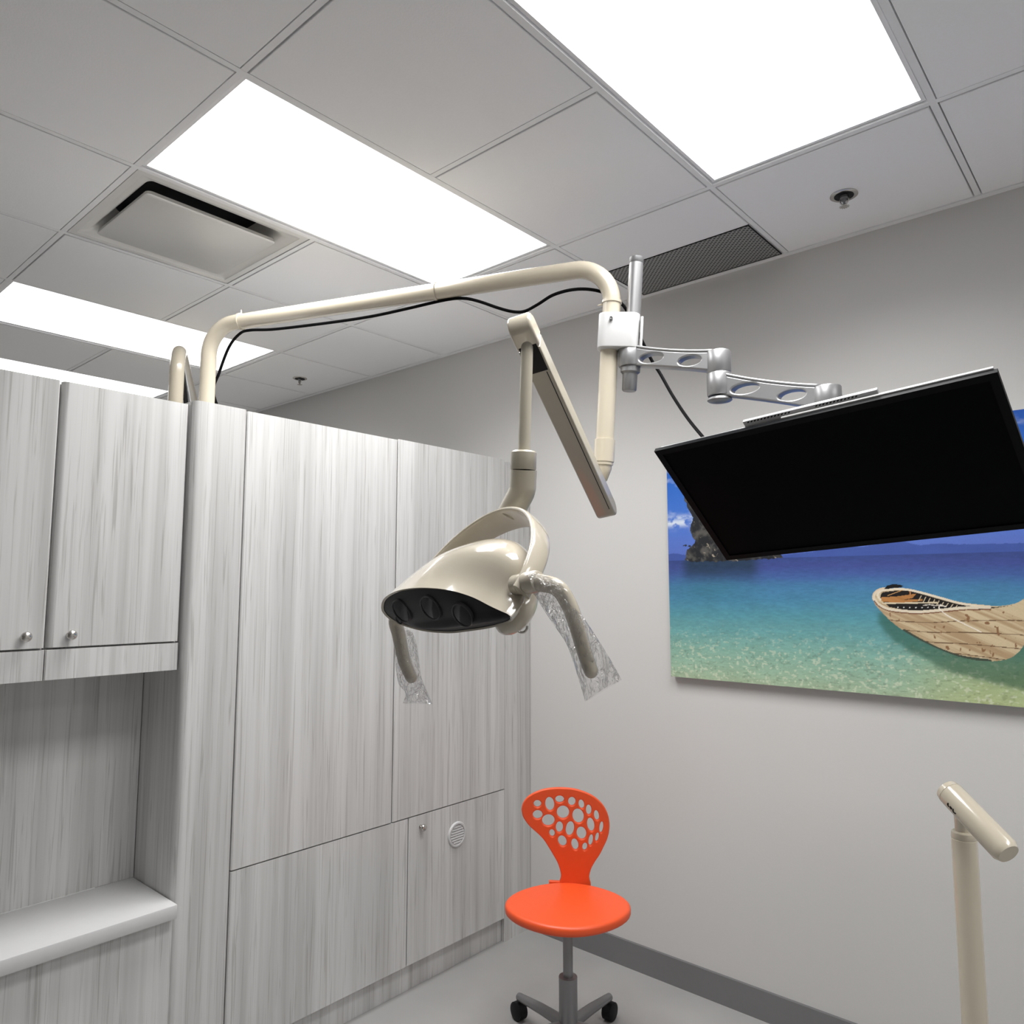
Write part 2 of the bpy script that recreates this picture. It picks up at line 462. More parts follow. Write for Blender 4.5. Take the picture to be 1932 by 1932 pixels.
# round louvred vent on the lower door
g = lathe('vent_grille', (XF, 2.190, .513), (1, 0, 0), [(0, .049), (.004, .049), (.007, .046), (.007, .040), (.002, .038), (.0015, .001)], M['white'], d, 40)
lathe('gap_shade_disc', (XF, 2.190, .513), (1, 0, 0), [(.001, .0385), (.0019, .038), (.002, .001)], M['frost'], d, 40)  # flat grey disc, its colour stands in for shade between the louvres
vs = []; fs = []
for k in range(7):
    zz = .513 + (k - 3) * .0098; hw = math.sqrt(max(.0365 ** 2 - (zz - .513) ** 2, 0))
    n0 = len(vs)
    prof = [(XF + .0016, zz + .0042), (XF + .0052, zz + .001), (XF + .0062, zz - .0018), (XF + .0045, zz - .0024), (XF + .0016, zz + .0006)]
    for yy in (2.190 - hw, 2.190 + hw): vs += [(a, yy, b) for a, b in prof]
    m5 = len(prof); fs += [(n0 + i, n0 + (i + 1) % m5, n0 + m5 + (i + 1) % m5, n0 + m5 + i) for i in range(m5)]
    fs += [tuple(n0 + i for i in range(m5))[::-1], tuple(n0 + m5 + i for i in range(m5))]
mesh('louvre', vs, fs, M['white'], d, False)

# wall-hung upper cabinets in the bay to the left of the tall one
XU = -2.250; YR = 1.045 - .006
def upper(y0, y1, label, seed):
    r = empty('upper_cabinet', (-2.4, (y0 + y1) / 2, 1.255)); tag(r, label, 'cabinet', 'grey upper cabinets over the niche')
    boxes('carcass', [(-2.495, XU - TH - .002, y0 + .001, y1 - .001, 1.262, 2.062)], M['wood2'], r)
    dd = rounded_panel('door', XU - TH, XU, y0 + .003, y1 - .003, 1.341, 2.067, M['wood'] if seed else M['wood3'], r, left=.016)
    rounded_panel('bottom_rail', XU - TH, XU, y0, y1 - .0005, 1.256, 1.3355, M['wood2'], r)
    return r, dd
r, dd = upper(.684, YR, 'grey wood-grain upper cabinet with a small round steel knob, beside the tall cabinet', 1)
knob(XU, .739, 1.373, dd)
r, dd = upper(.318, .682, 'grey wood-grain upper cabinet at the edge, second from the tall cabinet', 0)
knob(XU, .632, 1.373, dd)
r, dd = upper(-.05, .316, 'grey wood-grain upper cabinet, third from the tall cabinet', 1)
knob(XU, .005, 1.373, dd)
r = empty('work_niche', (-2.5, .5, 0)); tag(r, 'grey wood-grain back panel and low worktop under the upper cabinets', 'cabinet')
boxes('back_panel', [(-2.52, -2.497, -.6, 1.043, .60, 2.05)], M['wood'], r)
boxes('worktop', [(-2.497, -2.19, -.6, 1.043, .56, .60)], M['white'], r, .004)
boxes('base_unit', [(-2.497, -2.22, -.6, 1.043, 0, .56)], M['wood3'], r)

# ------------------------------------------------------------------ poles above the cabinets
r = empty('light_pole', (-2.45, 1.19, 2.07))
tag(r, 'long bent cream pole rising from the tall cabinet and crossing over to the hanging lamp', 'pole')
PA = (-2.4484, 1.1897, 2.1716); PB = (-2.4240, 1.1811, 2.3918); PC = (-1.1472, 1.7490, 2.4331); PD = (-1.1842, 1.7464, 1.9183)
PA0 = (-2.45, 1.19, 2.073)
path = fillet([PA0, (-2.45, 1.19, 2.407), PC, PD], [.105, .105], 14)
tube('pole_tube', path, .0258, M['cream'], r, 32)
axD = (V(PD) - V(PC)).normalized()
lathe('pole_sleeve', V(PD) - axD * .004, axD, [(0, .0262), (.001, .0295), (.064, .0295), (.066, .0275), (.073, .0275), (.075, .024), (.085, .0235), (.118, .0125), (.120, .0095), (.175, .0095)], M['cream'], r)
def tie(p, d, parent, rr=.0272, tail=None):
    d = V(d).normalized(); p = V(p)
    o = lathe('cable_tie', p - d * .0035, d, [(0, rr - .001), (0, rr + .0018), (.0070, rr + .0018), (.0070, rr - .001)], M['cream'], parent, 32)
    if tail: tube('tie_tail', [p + V(tail).normalized() * (rr - .002), p + V(tail).normalized() * (rr + .014)], [.0035, .0018], M['cream'], o, 8)
H0 = V((-2.45, 1.19, 2.407)); H1 = V(PC); hd = (H1 - H0).normalized()
tie(H0 + hd * .128, hd, r, tail=(0, 0, 1))
tie(H0 + hd * (H1 - H0).length * .605, hd, r)
tie(V(PC) + axD * .112, axD, r, tail=(-.9, -.5, -.15))

r = empty('bent_pipe', (-2.66, 1.16, 2.07))
tag(r, 'short bent cream pipe behind the upper cabinet, left of the long pole', 'pole')
b0 = V((-2.6853, 1.1872, 2.1733)); b1 = V((-2.6768, 1.1715, 2.3430)); b1.x = b0.x; b1.y = b0.y
b1z = b1.z + .045
pth = fillet([(b0.x, b0.y, 2.073), (b0.x, b0.y, b1z), (b0.x - 1.1, b0.y + .60, b1z + .0)], [.1], 12)
tube('pipe', pth, .0258, M['cream'], r, 28)
tube('cable', catmull([(-2.6949, 1.2123, 2.3202), (-2.6842, 1.2127, 2.2879), (-2.6724, 1.2180, 2.2268), (-2.6734, 1.2251, 2.1685)], 6), .0045, M['black'], r, 10)
tube('cable', catmull([(-2.7054, 1.2145, 2.3349), (-2.6978, 1.2156, 2.2771), (-2.6988, 1.2288, 2.1734)], 6), .004, M['black'], r, 10)
mesh('clip_plate', [(-2.7295, 1.2278, 2.3757), (-2.7280, 1.2351, 2.3321), (-2.7220, 1.2526, 2.2427), (-2.7185, 1.2638, 2.1832), (-2.7920, 1.2774, 2.1978), (-2.7920, 1.2649, 2.2890), (-2.7941, 1.2549, 2.3499)], [(0, 1, 6), (1, 5, 6), (1, 2, 5), (2, 4, 5), (2, 3, 4)], M['frost'], r, False)
cp = bpy.data.objects['clip_plate']; sm = cp.modifiers.new('thick', 'SOLIDIFY'); sm.thickness = .004

# ------------------------------------------------------------------ dental lamp
A = V((.976, -.189, .106)).normalized(); N = V((.214, .762, -.611)); N = (N - A * N.dot(A)).normalized(); B = A.cross(N)
LC = V((-1.143, 1.138, 1.486))
def L(a, b, g): return LC + A * a + N * b + B * g
lamp = empty('dental_lamp', (-1.0960, 1.2856, 1.6923))
tag(lamp, 'beige dental operating lamp with black lens face hanging from a jointed arm', 'lamp')
ROLL = 13
# spring arm: lower end at the foot of the pole, upper end nearer the viewer
A0 = V((-1.1958, 1.7620, 1.7285)); A1 = V((-1.0725, 1.2511, 2.0973))
ad = (A1 - A0).normalized(); aw = ad.cross(V((0, 0, 1))).normalized(); au = aw.cross(ad).normalized()
rm_ = Matrix.Rotation(math.radians(ROLL), 3, ad); aw = rm_ @ aw; au = rm_ @ au
aln = (A1 - A0).length; hh = .027; hw = .0275
def armprof(a, b, hh):
    o = []
    for i in range(9): t = PI / 2 + PI * i / 8; o.append((a + hh * math.cos(t), hh * math.sin(t)))
    for i in range(9): t = -PI / 2 + PI * i / 8; o.append((b + hh * math.cos(t), hh * math.sin(t)))
    return o
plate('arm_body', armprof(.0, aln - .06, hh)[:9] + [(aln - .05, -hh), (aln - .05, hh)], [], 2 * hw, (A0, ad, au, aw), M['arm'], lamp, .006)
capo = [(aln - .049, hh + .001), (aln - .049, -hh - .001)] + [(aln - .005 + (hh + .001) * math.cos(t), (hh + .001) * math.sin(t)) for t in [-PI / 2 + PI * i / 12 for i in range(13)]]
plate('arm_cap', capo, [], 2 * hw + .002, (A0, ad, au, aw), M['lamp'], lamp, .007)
# underside slot and seam
obox('arm_slot', A0 + ad * (aln - .078) - au * hh, (ad, aw, au), (.078, .044, .003), M['black'], lamp, .001)
obox('arm_seam', A0 + ad * (aln * .42) - au * hh - aw * hw * .62, (ad, aw, au), (aln * .78, .002, .0016), M['face'], lamp)
R0 = V((-1.0721, 1.2713, 2.0700)); R1 = V((-1.0904, 1.2791, 1.7767)); rd = (R1 - R0).normalized()
tube('drop_rod', [R0, R1], .0142, M['arm'], lamp, 24)
lathe('rod_collar', V((-1.0880, 1.2764, 1.8116)), rd, [(0, .0145), (0, .026), (.004, .0298), (.042, .0298), (.043, .0292), (.044, .0292)], M['arm'], lamp, 36)
e0 = V((-1.0909, 1.2797, 1.7694)); e2 = L(0, .0, .234); e1 = V((-1.0991, 1.2855, 1.7219))
tube('elbow', fillet([e0, e1, e2], [.045], 12), .0306, M['arm'], lamp, 36)
lathe('swivel_ring', L(0, 0, .244), -B, [(0, .0295), (.006, .0295), (.0125, .028), (.018, .026)], M['face'], lamp, 36)
# yoke: flat band bent into a half circle
vs = []; fs = []; nt_ = 56; cs = []
YR_ = .2195
for i in range(nt_ + 1):
    th = -.10 + (PI + .20) * i / nt_
    w = .043 + .024 * max(math.sin(th), 0)
    prof = []
    for q in range(16):
        an = 2 * PI * q / 16; cx = math.copysign(abs(math.cos(an)) ** .35, math.cos(an)); sx = math.copysign(abs(math.sin(an)) ** .6, math.sin(an))
        prof.append((cx * w / 2, sx * .0055 + .003 * (1 - cx * cx)))
    for nn, rr in prof:
        R_ = YR_ + rr
        vs.append(LC + A * (R_ * math.cos(th)) + B * (R_ * math.sin(th)) + N * nn)
for i in range(nt_):
    for q in range(16): fs.append((i * 16 + q, i * 16 + (q + 1) % 16, (i + 1) * 16 + (q + 1) % 16, (i + 1) * 16 + q))
fs += [tuple(range(16))[::-1], tuple(range(nt_ * 16, nt_ * 16 + 16))]
o = mesh('yoke', vs, fs, M['lamp'], lamp); sharp(o, 60)
# head shell, tipped a little in the yoke
tip_ = math.radians(15); NT = N * math.cos(tip_) - B * math.sin(tip_); BT = B * math.cos(tip_) + N * math.sin(tip_); P0 = L(0, -.02, -.062)
def H(a, b, g): return P0 + A * a + NT * b + BT * g
OUT = [(-.228,-.036),(-.189,-.058),(-.123,-.070),(-.053,-.070),(.014,-.062),(.079,-.047),(.133,-.024),(.170,.003),(.193,.018),(.210,.030),(.202,.043),(.134,.052),(.037,.055),(-.033,.054),(-.118,.042),(-.181,.023),(-.221,.004),(-.236,-.017)]
def smooth_closed(pts, n):
    q = [V((a, b, 0)) for a, b in pts]; m_ = len(q); out = []
    for i in range(m_):
        a, b, c, d = q[i - 1], q[i], q[(i + 1) % m_], q[(i + 2) % m_]
        for j in range(8):
            t = j / 8; out.append(.5 * ((2 * b) + (c - a) * t + (2 * a - 5 * b + 4 * c - d) * t * t + (3 * b - a - 3 * c + d) * t ** 3))
    ln = [0]
    for i in range(len(out)): ln.append(ln[-1] + (out[(i + 1) % len(out)] - out[i]).length)
    res = []
    for k in range(n):
        s = ln[-1] * k / n
        for i in range(len(out)):
            if ln[i + 1] >= s: break
        f = (s - ln[i]) / max(ln[i + 1] - ln[i], 1e-9); p = out[i].lerp(out[(i + 1) % len(out)], f); res.append((p.x, p.y))
    return res
NO = 88
FO = smooth_closed(OUT, NO)
def ell(a, b):
    ph = math.atan2(b / .06, a / .21); c, s = math.cos(ph), math.sin(ph); k = 2 / 2.3
    return .201 * math.copysign(abs(c) ** k, c), (.092 if s < 0 else .063) * math.copysign(abs(s) ** k, s)
DH = .206; ND = 26
vs = []; fs = []
for i in range(ND + 1):
    t = PI / 2 * i / ND * .985; ro = max(math.cos(t), 0) ** (2 / 2.062); h = math.sin(t) ** (2 / 2.391)
    m_ = min(1, t / .5); m_ = m_ * m_ * (3 - 2 * m_)
    for a, b in FO:
        ea, eb = ell(a, b); xa, xb = a + (ea - a) * m_, b + (eb - b) * m_
        vs.append(H(xa * ro + .019 * h, xb * ro - .007 * h, DH * h))
for i in range(ND):
    for k in range(NO): fs.append((i * NO + k, i * NO + (k + 1) % NO, (i + 1) * NO + (k + 1) % NO, (i + 1) * NO + k))
fs.append(tuple(range(ND * NO, ND * NO + NO)))
n0 = len(vs)
for a, b in FO: vs.append(H(a * .97, b * .94, .002))
for k in range(NO): fs.append((k, n0 + k, n0 + (k + 1) % NO, (k + 1) % NO))
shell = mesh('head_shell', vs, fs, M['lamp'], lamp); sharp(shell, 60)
vs = [H(0, 0, -.008)]; fs = []
NR = 12
for i in range(1, NR + 1):
    f = i / NR
    for a, b in FO: vs.append(H(a * .968 * f, b * .935 * f, .003 - .011 * (1 - f ** 3) - (.010 * math.exp(-((b * f - .030) / .010) ** 2) * (1 - f ** 6))))
for k in range(NO): fs.append((0, 1 + k, 1 + (k + 1) % NO))
for i in range(NR - 1):
    for k in range(NO): fs.append((1 + i * NO + k, 1 + (i + 1) * NO + k, 1 + (i + 1) * NO + (k + 1) % NO, 1 + i * NO + (k + 1) % NO))
face = mesh('lens_face', vs, fs, M['face'], lamp)
ldn = (-BT + A * .10 - NT * .12).normalized()
for a, b, rr, dg in ((-.133, -.024, .0285, -.0112), (-.011, -.021, .0285, -.0132), (.085, .006, .027, -.0150), (-.178, .000, .0125, -.0050)):
    lr = lathe('lens', H(a, b, dg), ldn, [(-.02, rr), (-.0006, rr), (.0004, rr - .0005), (.0006, rr - .0012), (-.0004, rr - .002), (-.003, rr - .003)], M['lensring'], face, 40)
    lathe('lens_glass', H(a, b, dg), ldn, [(-.012, rr - .0025), (-.0016, rr - .0025), (-.0006, rr * .6), (-.0002, .001)], M['lens'], lr, 40)
# rear housing between the shell and the near pivot
vs = []; fs = []
for i in range(13):
    t = -PI / 2 + PI * i / 12
    for k in range(28):
        p = 2 * PI * k / 28; vs.append(L(.152 + .045 * math.cos(t) * math.cos(p), .045 + .036 * math.cos(t) * math.sin(p), -.018 + .062 * math.sin(t)))
for i in range(12):
    for k in range(28): fs.append((i * 28 + k, i * 28 + (k + 1) % 28, (i + 1) * 28 + (k + 1) % 28, (i + 1) * 28 + k))
mesh('rear_housing', vs, fs, M['lamp'], lamp)
# pivots and handles
def pivot(sg):
    return lathe('pivot', L(sg * .188, 0, 0), A * sg, [(0, .0205), (.018, .0205), (.019, .019), (.020, .019), (.021, .0215), (.062, .0215), (.068, .019), (.07, .012)], M['lamp'], lamp, 32)
pivot(1); pivot(-1)
HR = catmull([L(.245, 0, 0), (-0.8574, 1.0998, 1.5015), (-0.8400, 1.1124, 1.4722), (-0.8280, 1.1219, 1.4314), (-0.8184, 1.1296, 1.3879), (-0.8108, 1.1417, 1.3481)], 8)
tube('handle', HR, [.017 - .0035 * i / (len(HR) - 1) for i in range(len(HR))], M['lamp'], lamp, 24, True)
HL = catmull([L(-.245, 0, 0), (-1.4270, 1.1915, 1.4243), (-1.4284, 1.2018, 1.3892), (-1.4246, 1.2113, 1.3439), (-1.4199, 1.2198, 1.3116), (-1.4120, 1.2306, 1.2831)], 8)
tube('handle', HL, [.0185 - .003 * i / (len(HL) - 1) for i in range(len(HL))], M['lamp'], lamp, 24, True)
tube('hook', catmull([(-0.9835, 1.1500, 1.4484), (-0.9719, 1.1219, 1.4349), (-0.9684, 1.1131, 1.4239), (-0.9651, 1.1173, 1.4146), (-0.9582, 1.1235, 1.4136), (-0.9531, 1.1272, 1.4198), (-0.9519, 1.1274, 1.4260)], 6), .0026, M['steel'], lamp, 10)

# ------------------------------------------------------------------ clear sleeves on the handles
def sleeve(name, left, right, fwd, label, seedv, thick=.02):
    """flattened clear bag: left and right edge lines (world points), with a little depth between its two sheets"""
    rg = random.Random(seedv); Lp = catmull(left, 6); Rp = catmull(right, 6); n = min(len(Lp), len(Rp)); m_ = 14
    F_ = V(fwd).normalized(); vs = []; fs = []
    for i in range(n):
        a, b = Lp[i], Rp[i]; w = (b - a)
        fl = 1 - .75 * (i / (n - 1)) ** 2
        for k in range(2 * m_):
            u = k / m_ if k <= m_ else (2 * m_ - k) / m_
            sg = 1 if k <= m_ else -1
            bul = math.sin(PI * u) ** .7 * thick * fl * sg
            wr = .0032 * math.sin(9 * u + 1.3 * i + seedv) + .0026 * math.sin(17 * u - 2.1 * i + 2 * seedv) + rg.uniform(-.0014, .0014)
            e = 0 if u in (0, 1) else 1
            vs.append(a + w * u + F_ * (bul + wr * e))
    m2 = 2 * m_
    for i in range(n - 1):
        for k in range(m2): fs.append((i * m2 + k, i * m2 + (k + 1) % m2, (i + 1) * m2 + (k + 1) % m2, (i + 1) * m2 + k))
    o = mesh(name, vs, fs, M['film'], None); rebase(o, left[0]); tag(o, label, 'plastic sleeve', 'clear sleeves on the lamp handles'); return o
vd = (.707, -.707, 0)
sleeve('handle_sleeve', [(-0.9018, 1.0822, 1.4916), (-0.8824, 1.0742, 1.4790), (-0.8698, 1.0741, 1.4626), (-0.8558, 1.0908, 1.4306), (-0.8418, 1.1075, 1.3986), (-0.8335, 1.1201, 1.3597), (-0.8226, 1.1389, 1.2927)],
       [(-0.9068, 1.0727, 1.5293), (-0.8648, 1.0839, 1.5211), (-0.8392, 1.0955, 1.5035), (-0.8321, 1.1052, 1.4782), (-0.8145, 1.1251, 1.4462), (-0.7885, 1.1563, 1.3850), (-0.7693, 1.1803, 1.3326)], vd,
       'clear plastic sleeve over the near handle of the lamp, flaring out at its open end', 3.1, .027)
sleeve('handle_sleeve', [(-1.4337, 1.1874, 1.4114), (-1.4344, 1.1942, 1.3572), (-1.4355, 1.1994, 1.3121), (-1.4327, 1.2080, 1.2669), (-1.4216, 1.2209, 1.2437), (-1.4281, 1.2185, 1.2192)],
       [(-1.3989, 1.2205, 1.3934), (-1.3931, 1.2297, 1.3637), (-1.3911, 1.2372, 1.3211), (-1.3897, 1.2435, 1.2837), (-1.3829, 1.2536, 1.2540), (-1.3736, 1.2666, 1.2179)], vd,
       'clear plastic sleeve over the far handle of the lamp, in front of the cabinet seam', 5.7, .023)

# ------------------------------------------------------------------ television mount
r = empty('monitor_mount', (-1.1312, 1.7580, 2.2244))
tag(r, 'silver jointed television arm clamped to the cream pole by a white block', 'bracket')
sx = axD
Q0 = V((-1.0837, 1.7705, 2.4389)); Q1 = V((-1.1042, 1.7709, 2.2060)); Q2 = V((-1.1144, 1.7689, 2.0560)); qd = (Q2 - Q0).normalized()
lathe('mount_post', Q0, qd, [(0, .0185), (.0, .0195), (.018, .0195), (.0185, .0200), ((Q2 - Q0).length - .075, .0200)], M['silver'], r)
lathe('post_cap', Q0 - qd * .003, qd, [(0, .016), (.001, .0202), (.016, .0204), (.017, .0198)], M['greymetal'], r)
lathe('post_foot', Q2 - qd * .078, qd, [(0, .022), (.001, .0275), (.024, .0275), (.028, .023), (.030, .0212), (.075, .0205), (.078, .018)], M['greymetal'], r)
# white clamp block around pole and post
pc0 = V((-1.1551, 1.7370, 2.2244)); pq0 = V((-1.1009, 1.7717, 2.2210)); cx_ = (pq0 - pc0); cz_ = -axD; cx_ = (cx_ - cz_ * cx_.dot(cz_)).normalized(); cy_ = cz_.cross(cx_)
mid = (pc0 + pq0) / 2
plate('clamp_block', rr_ if False else [(x, y) for x, y, _ in rrect(-.066, .050, -.036, .036, 0, .024)], [], .100, (mid + cz_ * .003, cx_, cy_, cz_), M['white'], r, .003)
plate('clamp_back', [(x, y) for x, y, _ in rrect(.052, .060, -.03, .052, 0, .003)], [], .092, (mid - cz_ * .004, cx_, cy_, cz_), M['white'], r, .001)
lathe('clamp_screw', V((-1.1282, 1.7029, 2.2552)), -cy_, [(-.006, .005), (.003, .005), (.004, .004), (.0015, .001)], M['greymetal'], r, 12)
def bridge(P0, P1, parent, h0=.060, rb=.032):
    P0, P1 = V(P0), V(P1); z = V((0, 0, 1)); d = P1 - P0; dz = d.z; dh = V((d.x, d.y, 0)); ln = dh.length; x = dh.normalized(); y = z.cross(x)
    top = []; bot = []
    for i in range(21):
        t = i / 20; s = ln * t; m_ = 4 * t * (1 - t)
        top.append((s, dz * t + h0 / 2 - .003 - .008 * m_ ** .8)); bot.append((s, dz * t - h0 / 2 + .001 + .003 * m_))
    holes = [ellipse(ln * .27, dz * .27 - .003, ln * .135, .0135), ellipse(ln * .70, dz * .70 - .004, ln * .125, .0135)]
    a = plate('arm_segment', top + bot[::-1], holes, .036, (P0, x, z, -y), M['silver'], parent, .004)
    flg = []
    # raised side lips along the top
    for sg in (-1, 1):
        flg.append(tube_data([P0 + x * s + z * (t_ + .003) + y * .016 * sg for s, t_ in top[1:-1]], .0042, 8))
    vs = []; fs = []
    for a_, b_ in flg:
        n0 = len(vs); vs += a_; fs += [tuple(i + n0 for i in f) for f in b_]
    mesh('arm_lip', vs, fs, M['silver'], a)
    for P in (P0, P1):
        lathe('arm_boss', P + z * (h0 / 2), -z, [(-.001, rb - .006), (0, rb - .002), (.003, rb), (h0 - .003, rb), (h0, rb - .002), (h0, .01)], M['silver'], a, 36)
MP0 = V((-1.1094, 1.7666, 2.1548)); MJ = V((-0.8704, 1.8299, 2.1038)); ME = V((-0.6007, 1.8588, 1.9631))
bridge(MP0, MJ, r)
MJ2 = MJ - V((0, 0, .0615))
bridge(MJ2, ME, r, .062, .0325)
lathe('joint_cap', MJ2 - V((0, 0, .0315)), (0, 0, -1), [(0, .012), (.002, .018), (.005, .030), (.011, .033), (.014, .029), (.0165, .012)], M['greymetal'], r)

# ------------------------------------------------------------------ television
E2 = V((.996, -.047, .071)).normalized(); E1 = V((.082, .769, -.634)); E1 = (E1 - E2 * E1.dot(E2)).normalized(); EN = E1.cross(E2)
if EN.y > 0: EN = -EN
TL = V((-0.9406, 1.6034, 1.8380)); TW, THh = .735, .413
def T(a, b, c): return TL + E2 * a + E1 * b - EN * c      # along the top edge, down the screen, depth behind the glass
tv = empty('television', T(TW / 2, THh / 2, .02))
tag(tv, 'black flat television tilted face down on the silver arm, hiding part of the beach picture', 'television')
def tvbox(nm, a0, a1, b0, b1, c0, c1, mat, bevel=.002, par=None):
    return obox(nm, T((a0 + a1) / 2, (b0 + b1) / 2, (c0 + c1) / 2), (E2, E1, EN), (a1 - a0, b1 - b0, c1 - c0), mat, par or tv, bevel)
# bezel as a frame of four bars joined in one mesh, screen set a little back
bw = .016
vs = []; fs = []
for c in (0, .011):
    for a, b in ((0, 0), (TW, 0), (TW, THh), (0, THh), (bw, bw), (TW - bw, bw), (TW - bw, THh - bw), (bw, THh - bw)): vs.append(T(a, b, c))
for k in range(4):
    k2 = (k + 1) % 4; fs += [(k, k2, 4 + k2, 4 + k), (8 + k, 12 + k, 12 + k2, 8 + k2), (k, 8 + k, 8 + k2, k2), (4 + k, 4 + k2, 12 + k2, 12 + k)]
mesh('bezel', vs, fs, M['bezel'], tv, False)
tvbox('screen', bw, TW - bw, bw, THh - bw, .003, .010, M['screen'], 0)
rc = tvbox('rear_cover', .325, TW - .006, -.0032, THh - .01, .0113, .018, M['white'], .002)
tvbox('rear_cover', .012, .3245, .0025, THh - .01, .0113, .018, M['greymetal'], .001)
vb = tvbox('vent_box', .237, .529, -.0115, THh - .06, .0184, .027, M['frost'], .002)
def ventrow(a0, a1, n):
    vs = []; fs = []
    for i in range(n):
        a = a0 + (a1 - a0) * i / (n - 1); n0 = len(vs)
        for q in range(10):
            an = 2 * PI * q / 10; vs.append(T(a + .0024 * math.cos(an) + .0016 * math.sin(an), -.0075 - .0024 * math.sin(an), .0181))
        fs.append(tuple(range(n0, n0 + 10)))
    mesh('vent_slots', vs, fs, M['black'], vb, False)
ventrow(.250, .345, 13); ventrow(.405, .487, 12)
obox('tilt_bracket', T(.43, .12, .05), (E2, E1, EN), (.10, .10, .045), M['greymetal'], tv, .004)
# neck from the arm's end boss down to the tilt bracket belongs to the mount
tube('arm_neck', [ME - V((0, 0, .03)), T(.43, .10, .098)], .018, M['greymetal'], r, 20)

# ------------------------------------------------------------------ black cable from the cabinet top to the television
cpts = [(-2.47, 1.27, 2.079), (-2.4644, 1.2204, 2.1768), (-2.4442, 1.2282, 2.2506), (-2.4040, 1.2388, 2.3340), (-2.3366, 1.2401, 2.3664), (-2.2813, 1.2483, 2.3687), (-2.1987, 1.2946, 2.3654), (-2.0140, 1.3769, 2.3655), (-1.8769, 1.4431, 2.3718), (-1.7555, 1.4949, 2.3825),
        (-1.6371, 1.5440, 2.3939), (-1.5796, 1.5682, 2.3912), (-1.5299, 1.5876, 2.3737), (-1.4755, 1.6124, 2.3469), (-1.4360, 1.6358, 2.3320), (-1.4031, 1.6516, 2.3299), (-1.3595, 1.6614, 2.3430), (-1.3101, 1.6753, 2.3635), (-1.2562, 1.7078, 2.3752), (-1.2096, 1.7492, 2.3721),
        (-1.1807, 1.8033, 2.3581), (-1.1623, 1.8373, 2.3259), (-1.1398, 1.8668, 2.2550), (-1.1174, 1.8966, 2.1811), (-1.0941, 1.9103, 2.1326), (-1.0460, 1.8964, 2.0540), (-0.9802, 1.8584, 1.9715), (-0.9028, 1.8031, 1.8941), (-0.8683, 1.7984, 1.8564)]
o = tube('power_cable', catmull(cpts, 8), .0048, M['cable'], None, 10); rebase(o, cpts[1])
tag(o, 'black cable tied along the cream pole and dropping behind the television', 'cable')

# ------------------------------------------------------------------ beach picture on the wall
PX0, PX1, PZ0, PZ1 = -1.487, -.175, 1.157, 2.03
pic = empty('beach_picture', ((PX0 + PX1) / 2, YW, PZ0))
tag(pic, 'wide frameless beach photograph on the wall with turquoise sea and a wooden boat', 'picture')
boxes('canvas', [(PX0, PX1, YW - .029, YW - .001, PZ0, PZ1)], M['print_side'], pic)
# the print: colours computed over a fine grid and stored as a colour attribute
def srgb(c): c = np.asarray(c, float) / 255; return np.where(c <= .04045, c / 12.92, ((c + .055) / 1.055) ** 2.4)
def vnoise(u, v, seed, oct=4):
    out = np.zeros_like(u); amp = 1; tot = 0; g = np.random.default_rng(seed)
    for o in range(oct):
        T_ = g.random((64, 64)); iu = np.floor(u).astype(int); iv = np.floor(v).astype(int); fu = u - iu; fv = v - iv
        fu = fu * fu * (3 - 2 * fu); fv = fv * fv * (3 - 2 * fv)
        t = lambda a, b: T_[a % 64, b % 64]
        out += amp * ((t(iu, iv) * (1 - fu) + t(iu + 1, iv) * fu) * (1 - fv) + (t(iu, iv + 1) * (1 - fu) + t(iu + 1, iv + 1) * fu) * fv)
        tot += amp; amp *= .55; u = u * 2.03 + 7; v = v * 2.03 + 3
    return out / tot
def inpoly(X, Z, poly):
    r = np.zeros(X.shape, bool); n = len(poly)
    for i in range(n):
        x0, y0 = poly[i]; x1, y1 = poly[(i + 1) % n]
        if y0 == y1: continue
        c = ((y0 > Z) != (y1 > Z)) & (X < (x1 - x0) * (Z - y0) / (y1 - y0) + x0); r ^= c
    return r
def segdist(X, Z, pts):
    d = np.full(X.shape, 9.)
    for (x0, y0), (x1, y1) in zip(pts[:-1], pts[1:]):
        dx, dy = x1 - x0, y1 - y0; t = np.clip(((X - x0) * dx + (Z - y0) * dy) / (dx * dx + dy * dy + 1e-12), 0, 1)
        d = np.minimum(d, np.hypot(X - x0 - t * dx, Z - y0 - t * dy))
    return d
def smoothpoly(pts, k=6): return [(p.x, p.y) for p in catmull([(a, b, 0) for a, b in pts], k)]
NXP, NZP = 760, 506
gxp, gzp = np.meshgrid(np.linspace(PX0, PX1, NXP + 1), np.linspace(PZ0, PZ1, NZP + 1))
HZ = 1.609
def lerp(a, b, t): t = np.clip(t, 0, 1)[..., None]; return a * (1 - t) + b * t
def ss(a, b, x): t = np.clip((x - a) / (b - a), 0, 1); return t * t * (3 - 2 * t)
def stops(z, pts):
    out = np.zeros(z.shape + (3,)); zs = [p[0] for p in pts]; cs = srgb([p[1] for p in pts])
    for c in range(3): out[..., c] = np.interp(z, zs, cs[:, c])
    return out
n1 = vnoise(gxp * 16, gzp * 60, 1); n2 = vnoise(gxp * 60, gzp * 220, 2, 3); n3 = vnoise(gxp * 7, gzp * 9, 3)
